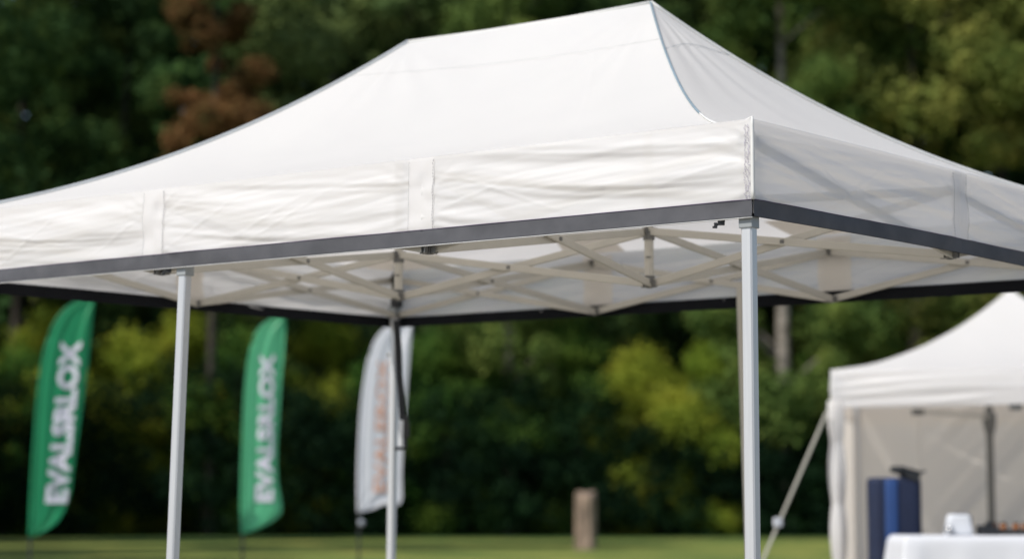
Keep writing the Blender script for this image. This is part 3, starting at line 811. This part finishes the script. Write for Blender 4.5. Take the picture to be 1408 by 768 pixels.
# ================================================================== TABLE AND THINGS
Yt = 16.0
tl = at(1246, 736, Yt); TX0 = tl.x; TZ = tl.z; TW = 1.9; TDp = .75
table = empty('table', (TX0 + TW / 2, Yt + TDp / 2, 0), 'folding table hidden under the white cloth', 'table')
bm = bmesh.new(); add_box(bm, (TX0 + TW / 2, Yt + TDp / 2, TZ - .025), (TW - .02, TDp - .02, .03)); bm_obj('tabletop', bm, M['paper'], table)
for a_ in (.1, TW - .1):
    for b_ in (.08, TDp - .08):
        bm = bmesh.new(); add_tube(bm, [(TX0 + a_, Yt + b_, .0), (TX0 + a_, Yt + b_, TZ - .04)], .016, 8); bm_obj('leg', bm, M['alu'], table)
def cloth_obj():
    # top + skirt around as one sheet: param ring s around the rectangle, v from centre line to hem
    cx, cy = TX0 + TW / 2, Yt + TDp / 2
    per = 2 * (TW + TDp)
    def rect(s):
        s = s % per
        if s < TW: return Vector((TX0 + s, Yt)), Vector((0, -1))
        s -= TW
        if s < TDp: return Vector((TX0 + TW, Yt + s)), Vector((1, 0))
        s -= TDp
        if s < TW: return Vector((TX0 + TW - s, Yt + TDp)), Vector((0, 1))
        s -= TW
        return Vector((TX0, Yt + TDp - s)), Vector((-1, 0))
    nu, nv = 500, 34
    V = []; Fc = []
    for j in range(nv + 1):
        v = j / nv
        for i in range(nu):
            s = per * i / nu; p, n = rect(s)
            # smooth the normal near corners
            n2 = sum((rect(s + o)[1] for o in (-.06, -.03, 0, .03, .06)), Vector((0, 0))).normalized()
            if v < .3:
                f = v / .3; q = Vector((cx, cy)).lerp(p, f); V.append((q.x, q.y, TZ))
            else:
                f = (v - .3) / .7; drop = f * (TZ - .04)
                fold = (.5 + .5 * math.sin(s * 17 + 2 * noise.noise(Vector((s * 1.5, 0, 3))))) ** 2
                w = .008 + f * (.045 * fold + .03) + f * .05 * (1 - abs(n2.dot(rect(s)[1])) if True else 0)
                if f < .06: w = .008 * f / .06 + f * .04
                corner = min(abs(s - k) for k in (0, TW, TW + TDp, 2 * TW + TDp, per))
                w += f * .07 * math.exp(-(corner / .12) ** 2)
                V.append((p.x + n2.x * w, p.y + n2.y * w, TZ - drop - (.0 if f else 0)))
    for j in range(nv):
        for i in range(nu):
            Fc.append((j*nu+i, j*nu+(i+1) % nu, (j+1)*nu+(i+1) % nu, (j+1)*nu+i))
    me = bpy.data.meshes.new('tablecloth'); me.from_pydata(V, [], Fc); me.shade_smooth()
    o = link('tablecloth', me, M['cloth']); return tag(o, 'white floor-length cloth draped over the table at lower right', 'tablecloth')
cloth_obj()
# white box, its bright glint added as a small ball
bx = at(1318, 722, Yt + .2); 
box = empty('white_box', (bx.x, bx.y, TZ), 'small white box with rounded top on the tablecloth', 'box')
bm = bmesh.new(); w0, w1, hh = .10, .08, at(1318, 708, Yt + .2).z - TZ + .01
add_prism(bm, [Vector((bx.x + a, bx.y + b, TZ + .003)) for a, b in ((-w0, -.07), (w0, -.07), (w0, .07), (-w0, .07))], [Vector((bx.x + a, bx.y + b, TZ + hh)) for a, b in ((-w1, -.055), (w1, -.055), (w1, .055), (-w1, .055))])
bm_obj('body', bm, M['paper'], box, bevel=.02)
bm = bmesh.new(); c = Vector((bx.x - .085, bx.y - .085, TZ + .045)); bmesh.ops.create_uvsphere(bm, u_segments=14, v_segments=9, radius=.032, matrix=Matrix.Translation(c)); bm_obj('highlight_dot', bm, M['steel'], box, smooth=True)
# dark folded things behind the box
db = at(1322, 708, Yt + .55)
bm = bmesh.new(); add_box(bm, (db.x, db.y, TZ + .075), (.13, .12, .145), .15); add_box(bm, (db.x, db.y, TZ + .155), (.10, .09, .02), .15)
tag(bm_obj('canister', bm, M['tray'], None, bevel=.01), 'dark canister standing behind the small white box', 'canister')
# dark tray with amber jars
ty = at(1392, 728, Yt + .4)
bm = bmesh.new(); add_box(bm, (ty.x, ty.y, TZ + .012), (.42, .22, .018)); 
for sx in (-.205, .205): add_box(bm, (ty.x + sx, ty.y, TZ + .034), (.012, .22, .03))
for sy in (-.105, .105): add_box(bm, (ty.x, ty.y + sy, TZ + .034), (.40, .012, .03))
tag(bm_obj('tray', bm, M['tray'], None, bevel=.003), 'dark tray of small jars at the right edge of the cloth', 'tray')
bm = bmesh.new(); q = at(1357, 724, Yt + .25); add_box(bm, (q.x, q.y, TZ + .04), (.14, .10, .075), .2); add_box(bm, (q.x + .02, q.y, TZ + .09), (.06, .05, .03), .2)
tag(bm_obj('card_reader', bm, M['black'], None, bevel=.012), 'low black device lying between the white box and the jars', 'device')
jar0 = None
for i, (dx, dy) in enumerate(((-.14, -.03), (-.06, .02), (.02, -.04), (.10, .01), (.16, -.03))):
    if jar0 is None:
        r = empty('jar', (0, 0, 0), None, 'jar', 'amber jars on the dark tray')
        bm = bmesh.new(); add_tube(bm, [(0, 0, .001), (0, 0, .005), (0, 0, .05), (0, 0, .062)], [.022, .027, .027, .02], 14); bm_obj('glass', bm, M['amber'], r, smooth=True)
        bm = bmesh.new(); add_tube(bm, [(0, 0, .060), (0, 0, .076)], .0225, 14); bm_obj('lid', bm, M['black'], r)
        jar0 = r
    else:
        r = jar0.copy(); C.objects.link(r)
        for ch in list(jar0.children):
            c_ = ch.copy(); C.objects.link(c_); c_.parent = r
    r.location = (ty.x + dx, ty.y + dy, TZ + .022)
    r['label'] = 'small amber jar with dark lid on the tray at the right edge'
# blue equipment bag / drum
b0 = at(1231, 768, 17.3)
BX, BY = b0.x, 17.3
btop = at(1231, 656, 17.3).z
bag = empty('equipment_bag', (BX, BY, 0), 'tall navy blue equipment bag with bright blue stripe, in front of beige wall', 'bag')
def rounded(cx, cy, wx, wy, z0, z1, name, m, parent, rr=.06, nseg=6):
    ring = []
    for qx, qy, a0 in ((1, 1, 0), (-1, 1, 90), (-1, -1, 180), (1, -1, 270)):
        for k in range(nseg + 1):
            a_ = R(a0 + 90 * k / nseg); ring.append((cx + qx * (wx / 2 - rr) + rr * math.cos(a_), cy + qy * (wy / 2 - rr) + rr * math.sin(a_)))
    bm = bmesh.new()
    lv = [(z0, .96), (z0 + .04, 1), (z0 + (z1 - z0) * .3, 1.015), (z0 + (z1 - z0) * .6, .99), (z1 - .03, 1.0), (z1, .93)]
    rings = [[bm.verts.new((cx + (x - cx) * s_, cy + (y - cy) * s_, z)) for x, y in ring] for z, s_ in lv]
    n = len(ring)
    for a_, b_ in zip(rings, rings[1:]):
        for k in range(n): bm.faces.new((a_[k], a_[(k+1) % n], b_[(k+1) % n], b_[k]))
    bm.faces.new(list(reversed(rings[0]))); bm.faces.new(rings[-1])
    return bm_obj(name, bm, m, parent, smooth=False, bevel=.006)
sc_ = 17.3 / F
rounded(BX + .5 * sc_, BY + .03, 70 * sc_, .30, .01, btop, 'body', M['navy'], bag, rr=.07)
rounded(BX - 7 * sc_, BY - .078, 19 * sc_, .12, .012, btop - .012, 'stripe_panel', M['blue'], bag, rr=.03)
bm = bmesh.new()
add_bar(bm, at(1231, 644, 17.2), at(1259, 652, 17.3), .05, .14); add_bar(bm, at(1255, 652, 17.3), at(1272, 647, 17.35), .018, .03)
add_bar(bm, at(1240, 650, 17.25), at(1262, 658, 17.25), .06, .16)
bm_obj('lid_flap', bm, M['black'], bag, bevel=.008)

# ================================================================== TREES
rng = np.random.default_rng(11)
def leaves(centres, radii, count, size, squash=.8):
    n = len(centres)
    pick = rng.choice(n, count, p=(radii ** 2) / (radii ** 2).sum())
    d = rng.normal(size=(count, 3)); d /= np.linalg.norm(d, axis=1)[:, None]
    rr = radii[pick] * np.clip(rng.normal(.85, .25, count), .1, 1.35)
    pos = centres[pick] + d * rr[:, None] * np.array([1, 1, squash])
    nrm = d + rng.normal(scale=.6, size=(count, 3)) + np.array([0, 0, .35]); nrm /= np.linalg.norm(nrm, axis=1)[:, None]
    t = rng.normal(size=(count, 3)); a = np.cross(nrm, t); a /= np.linalg.norm(a, axis=1)[:, None]; b = np.cross(nrm, a)
    s = size * rng.uniform(.6, 1.35, count)[:, None]
    a = a * s * .5; b = b * s * .38
    V = np.stack([pos - a, pos - b * .9 + nrm * s * .06, pos + a, pos + b * .9 + nrm * s * .06], axis=1).reshape(-1, 3)
    Q = np.arange(count * 4).reshape(-1, 4)
    return V, Q
def crown_pts(h0, h1, rad, n, kind):
    P = []; Rr = []
    for i in range(n):
        f = rng.uniform(0, 1) ** .9
        z = h0 + (h1 - h0) * f
        if kind == 'cone': rmax = rad * (1 - f) ** .8 + .3
        elif kind == 'round': rmax = rad * math.sqrt(max(.02, 1 - (2 * f - 1) ** 2)) ** 1.0
        else: rmax = rad * (.55 + .45 * math.sin(math.pi * min(1, f * 1.15))) * (1 - max(0, f - .75) * 2.6)
        a = rng.uniform(0, 2 * math.pi); r = rmax * rng.uniform(.25, 1) ** .6
        P.append((r * math.cos(a), r * math.sin(a), z)); Rr.append(rng.uniform(.5, 1.25) * (.62 + rad * .1))
    return np.array(P), np.array(Rr)
def tree_proto(Ht, rad, h0f, n_cl, n_lv, size, kind, trunk_r):
    P, Rr = crown_pts(Ht * h0f, Ht - .6, rad, n_cl, kind)
    V, Q = leaves(P, Rr, n_lv, size)
    crown = quads_mesh('crown', V, Q)
    bm = bmesh.new()
    top = Ht * .86
    pts = []; 
    for k in range(9):
        f = k / 8; pts.append(Vector((.35 * noise.noise(Vector((f * 2.5, Ht, 1))) * f, .35 * noise.noise(Vector((f * 2.5, Ht, 7))) * f, top * f)))
    add_tube(bm, pts, [trunk_r * (1.35 if k == 0 else 1) * (1 - .85 * k / 8) for k in range(9)], 10)
    for i in range(min(18, n_cl)):
        c = Vector(P[i]); z0 = max(Ht * h0f * .7, c.z - c.xy.length * .7); f = min(.97, z0 / top)
        st = pts[min(7, int(f * 8))].lerp(pts[min(8, int(f * 8) + 1)], f * 8 - int(f * 8))
        mid = st.lerp(c, .5) + Vector((0, 0, .25))
        r0 = trunk_r * .32 * (1.1 - f)
        add_tube(bm, [st, mid, c], [r0 + .02, r0 * .7 + .015, .015], 6)
    me = bpy.data.meshes.new('trunk'); bm.to_mesh(me); bm.free(); me.shade_smooth()
    return me, crown
PROTO = {
 'tall_a': tree_proto(29, 4.4, .12, 90, 36000, .24, 'tall', .34),
 'tall_b': tree_proto(27, 3.9, .16, 76, 32000, .23, 'tall', .30),
 'cone': tree_proto(28, 3.2, .10, 80, 30000, .22, 'cone', .30),
 'wide': tree_proto(26, 5.4, .14, 105, 38000, .25, 'round', .36),
 'sparse': tree_proto(28, 1.75, .38, 60, 26000, .22, 'tall', .24),
 'shrub_a': tree_proto(7.2, 2.5, .06, 40, 16000, .16, 'round', .10),
 'shrub_b': tree_proto(8.4, 2.2, .05, 38, 16000, .16, 'tall', .10),
}
def tree(kind, leafm, barkm, px_, Y, label, name='tree', cat='tree', group='trees of the forest edge', scale=1., x=None):
    X = (px_ - 704) / F * Y if x is None else x
    r = empty(name, (X, Y, 0), label, cat, group, rz=random.uniform(0, 6.28))
    tm, cm = PROTO[kind]
    for nm, me, m in (('trunk', tm, barkm), ('crown', cm, leafm)):
        key = me.name + m.name
        o = bpy.data.objects.new(nm, me); C.objects.link(o); o.parent = r
        if not me.materials: me.materials.append(m)
        o.material_slots[0].link = 'OBJECT'; o.material_slots[0].material = m
    r.scale = (scale * random.uniform(.92, 1.08), scale * random.uniform(.92, 1.08), scale)
    return r
D = M['leaf_dark']; MI = M['leaf_mid']; G = M['leaf_grey']; O = M['leaf_olive']; RU = M['leaf_rust']; YE = M['leaf_yellow']; SH = M['leaf_shrub']
BK, BI = M['bark'], M['birch']
tall = [
 ('wide', D, BK, 20, 90, 'very dark green tree filling the upper left corner', 1.0),
 ('tall_a', MI, BK, 95, 93, 'dark green tree with lit leaf tips, second from the left edge', 1.0),
 ('tall_b', D, BK, 165, 91, 'dark green tree just left of the rust-brown one', .98),
 ('sparse', RU, BK, 290, 84.6, 'rust-brown leaved tree behind the left slope of the canopy', .98),
 ('cone', D, BK, 352, 91, 'narrow nearly black tree just right of the rust-brown one', 1.1),
 ('wide', G, BI, 455, 93, 'pale grey-green tree behind the left end of the canopy ridge', 1.1),
 ('tall_a', G, BK, 560, 92, 'grey-green tree behind the middle of the canopy ridge', 1.0),
 ('tall_b', MI, BI, 698, 86.5, 'green tree with pale trunk behind the right part of the ridge', 1.05),
 ('tall_a', D, BK, 765, 93, 'dark tree just left of the canopy peak', 1.05),
 ('tall_b', D, BK, 860, 90, 'dark tree directly behind the canopy peak', 1.0),
 ('tall_b', D, BK, 955, 92, 'dark tree just right of the canopy peak', 1.04),
 ('tall_a', MI, BI, 1079, 85.5, 'mid-green pale-trunked tree above the right slope of the canopy', 1.05),
 ('wide', MI, BK, 1150, 95, 'broad mid-green tree between the pale-trunked and the olive ones', 1.1),
 ('wide', O, BK, 1262, 89, 'large olive-brown tree above the right slope of the canopy', 1.15),
 ('tall_a', O, BK, 1385, 91, 'olive-green tree filling the upper right corner', 1.08),
]
for kind, lm, bk, px_, Y, lab, sc in tall: tree(kind, lm, bk, px_, Y, lab, scale=sc)
shr = [
 ('shrub_a', SH, 8, 84.5, 'dark shrub at the far left edge, under the canopy band', 1.05),
 ('shrub_b', YE, 60, 86, 'yellow-green shrub behind the darker green flag', 1.10),
 ('shrub_a', YE, 165, 86, 'yellow-green shrub between the darker green flag and the slanted leg', 1.15),
 ('shrub_b', YE, 240, 87, 'yellow-green shrub directly behind the slanted front leg', 1.08),
 ('shrub_a', SH, 330, 85, 'dark green shrub behind the lighter green flag', 1.15),
 ('shrub_b', YE, 440, 86.5, 'yellow-green shrub between lighter green flag and white flag', 1.08),
 ('shrub_a', SH, 535, 85, 'dark green shrub behind the white flag', 1.12),
 ('shrub_b', SH, 612, 84.5, 'mid-green shrub with bright tips just right of the white flag', .98),
 ('shrub_a', SH, 705, 85, 'dark green shrub above left of the log post', .95),
 ('shrub_b', SH, 795, 84.5, 'dark green shrub directly behind the log post', 1.02),
 ('shrub_a', YE, 900, 84, 'brightest yellow-green shrub, between the log post and near canopy leg', 1.04),
 ('shrub_b', YE, 975, 83.5, 'yellow-green shrub directly left of the near canopy leg', .90),
 ('shrub_a', SH, 1065, 85, 'green shrub between the near canopy leg and the guy strap', .78),
 ('shrub_b', SH, 1140, 85.5, 'green shrub above the guy strap', 1.0),
 ('shrub_a', SH, 1230, 86, 'green shrub behind the left slope of the smaller tent roof', 1.1),
 ('shrub_b', SH, 1330, 86, 'green shrub behind the peak of the smaller tent', 1.1),
]
for kind, lm, px_, Y, lab, sc in shr: tree(kind, lm, BK, px_, Y + 1.5, lab, name='shrub', cat='shrub', group='shrubs along the forest edge', scale=sc)
# long hedge along the wood's foot, its shade put into dark leaf colour
P = []; Rr = []
def hedge_h(x):
    hh = 5.6 + 1.2 * noise.noise(Vector((x * .22, 0, 5))) + .7 * noise.noise(Vector((x * .8, 3, 5)))
    return hh - 1.9 * math.exp(-((x - 7.2) / 3.2) ** 2) + .7 / (1 + math.exp((x + 9) * .8))
for i in range(1500):
    x = rng.uniform(-38, 38); z = hedge_h(x) * rng.uniform(.02, 1) ** .8
    P.append((x, 82.9 + rng.uniform(0, 1.6) + .35 * noise.noise(Vector((x * .5, z * .6, 1))) + (z / 6) ** 2 * .8, z)); Rr.append(rng.uniform(.35, .85))
V, Q = leaves(np.array(P), np.array(Rr), 110000, .17)
V[:, 2] = np.abs(V[:, 2])
M['leaf_hedge'] = foliage('shaded_hedge_leaves', (.005, .014, .009), (.008, .022, .011), (.016, .042, .014), .2)
th = link('hedge', quads_mesh('hedge', V, Q), M['leaf_hedge']); tag(th, 'long hedge with shade painted into its leaves along the far edge of the lawn', 'hedge')
# the wood behind, one mass
P = []; Rr = []
for i in range(2200):
    x = rng.uniform(-60, 60); y = rng.uniform(97, 116); h = 29 + 3 * noise.noise(Vector((x * .15, y * .1, 0)))
    P.append((x, y, rng.uniform(.5, h))); Rr.append(rng.uniform(1.2, 2.2))
V, Q = leaves(np.array(P), np.array(Rr), 170000, .95)
wd = link('forest', quads_mesh('forest', V, Q), D); tag(wd, 'dense dark wood behind the forest-edge trees', 'forest', kind='stuff')
# wood on the left side that shades the forest edge (outside the frame)
side = [(-24.5, 76, .62), (-31, 72, .9), (-38, 68, 1.1), (-47, 66, 1.2), (-16.2, 52, 1.1), (-27, 38, 1.0), (-16, 39, .55), (-20, 33, .8), (-24, 63, 1.05), (-30, 59, 1.15), (-31, 86, .8), (-38, 79, 1.0), (-37, 88, 1.05), (-45, 84, 1.1), (-46, 74, 1.1), (-34, 96, 1.0), (-55, 78, 1.1), (-54, 67, 1.1), (-28, 74, .45), (-64, 71, 1.1), (-63, 60, 1.1)]
for i, (x, y, s) in enumerate(side):
    tree(['tall_a', 'wide', 'tall_b'][i % 3], D, BK, 0, y, 'dark tree of the wood beyond the left edge', scale=s, x=x, group='trees beyond the left edge')

# rise added behind the forest to block sky through its gaps
def rise(u, v):
    x = (u - .5) * 500; f = v
    z = -.5 + 25 * math.sin(f * math.pi / 2) + 2.5 * noise.noise(Vector((x * .05, f * 3, 2))) * f
    return (x, 114 + f * 45, z)
hl = link('backing_hill', grid_mesh('backing_hill', 120, 20, rise), basic('backing_hill_ground', (.012, .028, .014), (.02, .04, .016), .95, scale=.3)); tag(hl, kind='structure')

# ================================================================== LIGHT
sdir = Vector((-.74, -.58, 1.06)).normalized()
el = math.asin(sdir.z); az = math.atan2(sdir.x, sdir.y)
sun_d = bpy.data.lights.new('sun', 'SUN'); sun = bpy.data.objects.new('sun', sun_d); C.objects.link(sun)
sun_d.energy = 3.8; sun_d.angle = R(.5); sun_d.color = (1, .95, .865)
sun.rotation_euler = (-sdir).to_track_quat('-Z', 'Y').to_euler()
w = bpy.data.worlds.new('World'); bpy.context.scene.world = w; w.use_nodes = True
nt = w.node_tree; nt.nodes.clear()
sk = nt.nodes.new('ShaderNodeTexSky'); sk.sky_type = 'NISHITA'; sk.sun_disc = False
sk.sun_elevation = el; sk.sun_rotation = az % (2 * math.pi); sk.air_density = 1; sk.dust_density = 1.0
bg = nt.nodes.new('ShaderNodeBackground'); bg.inputs[1].default_value = .115
wo = nt.nodes.new('ShaderNodeOutputWorld'); nt.links.new(sk.outputs[0], bg.inputs[0]); nt.links.new(bg.outputs[0], wo.inputs[0])

sc = bpy.context.scene
sc.view_settings.view_transform = 'Standard'; sc.view_settings.look = 'None'
sc.view_settings.exposure = .2; sc.view_settings.gamma = 1
sc.cycles.max_bounces = 8; sc.cycles.diffuse_bounces = 4; sc.cycles.transmission_bounces = 6; sc.cycles.transparent_max_bounces = 8
sc.cycles.caustics_reflective = False; sc.cycles.caustics_refractive = False
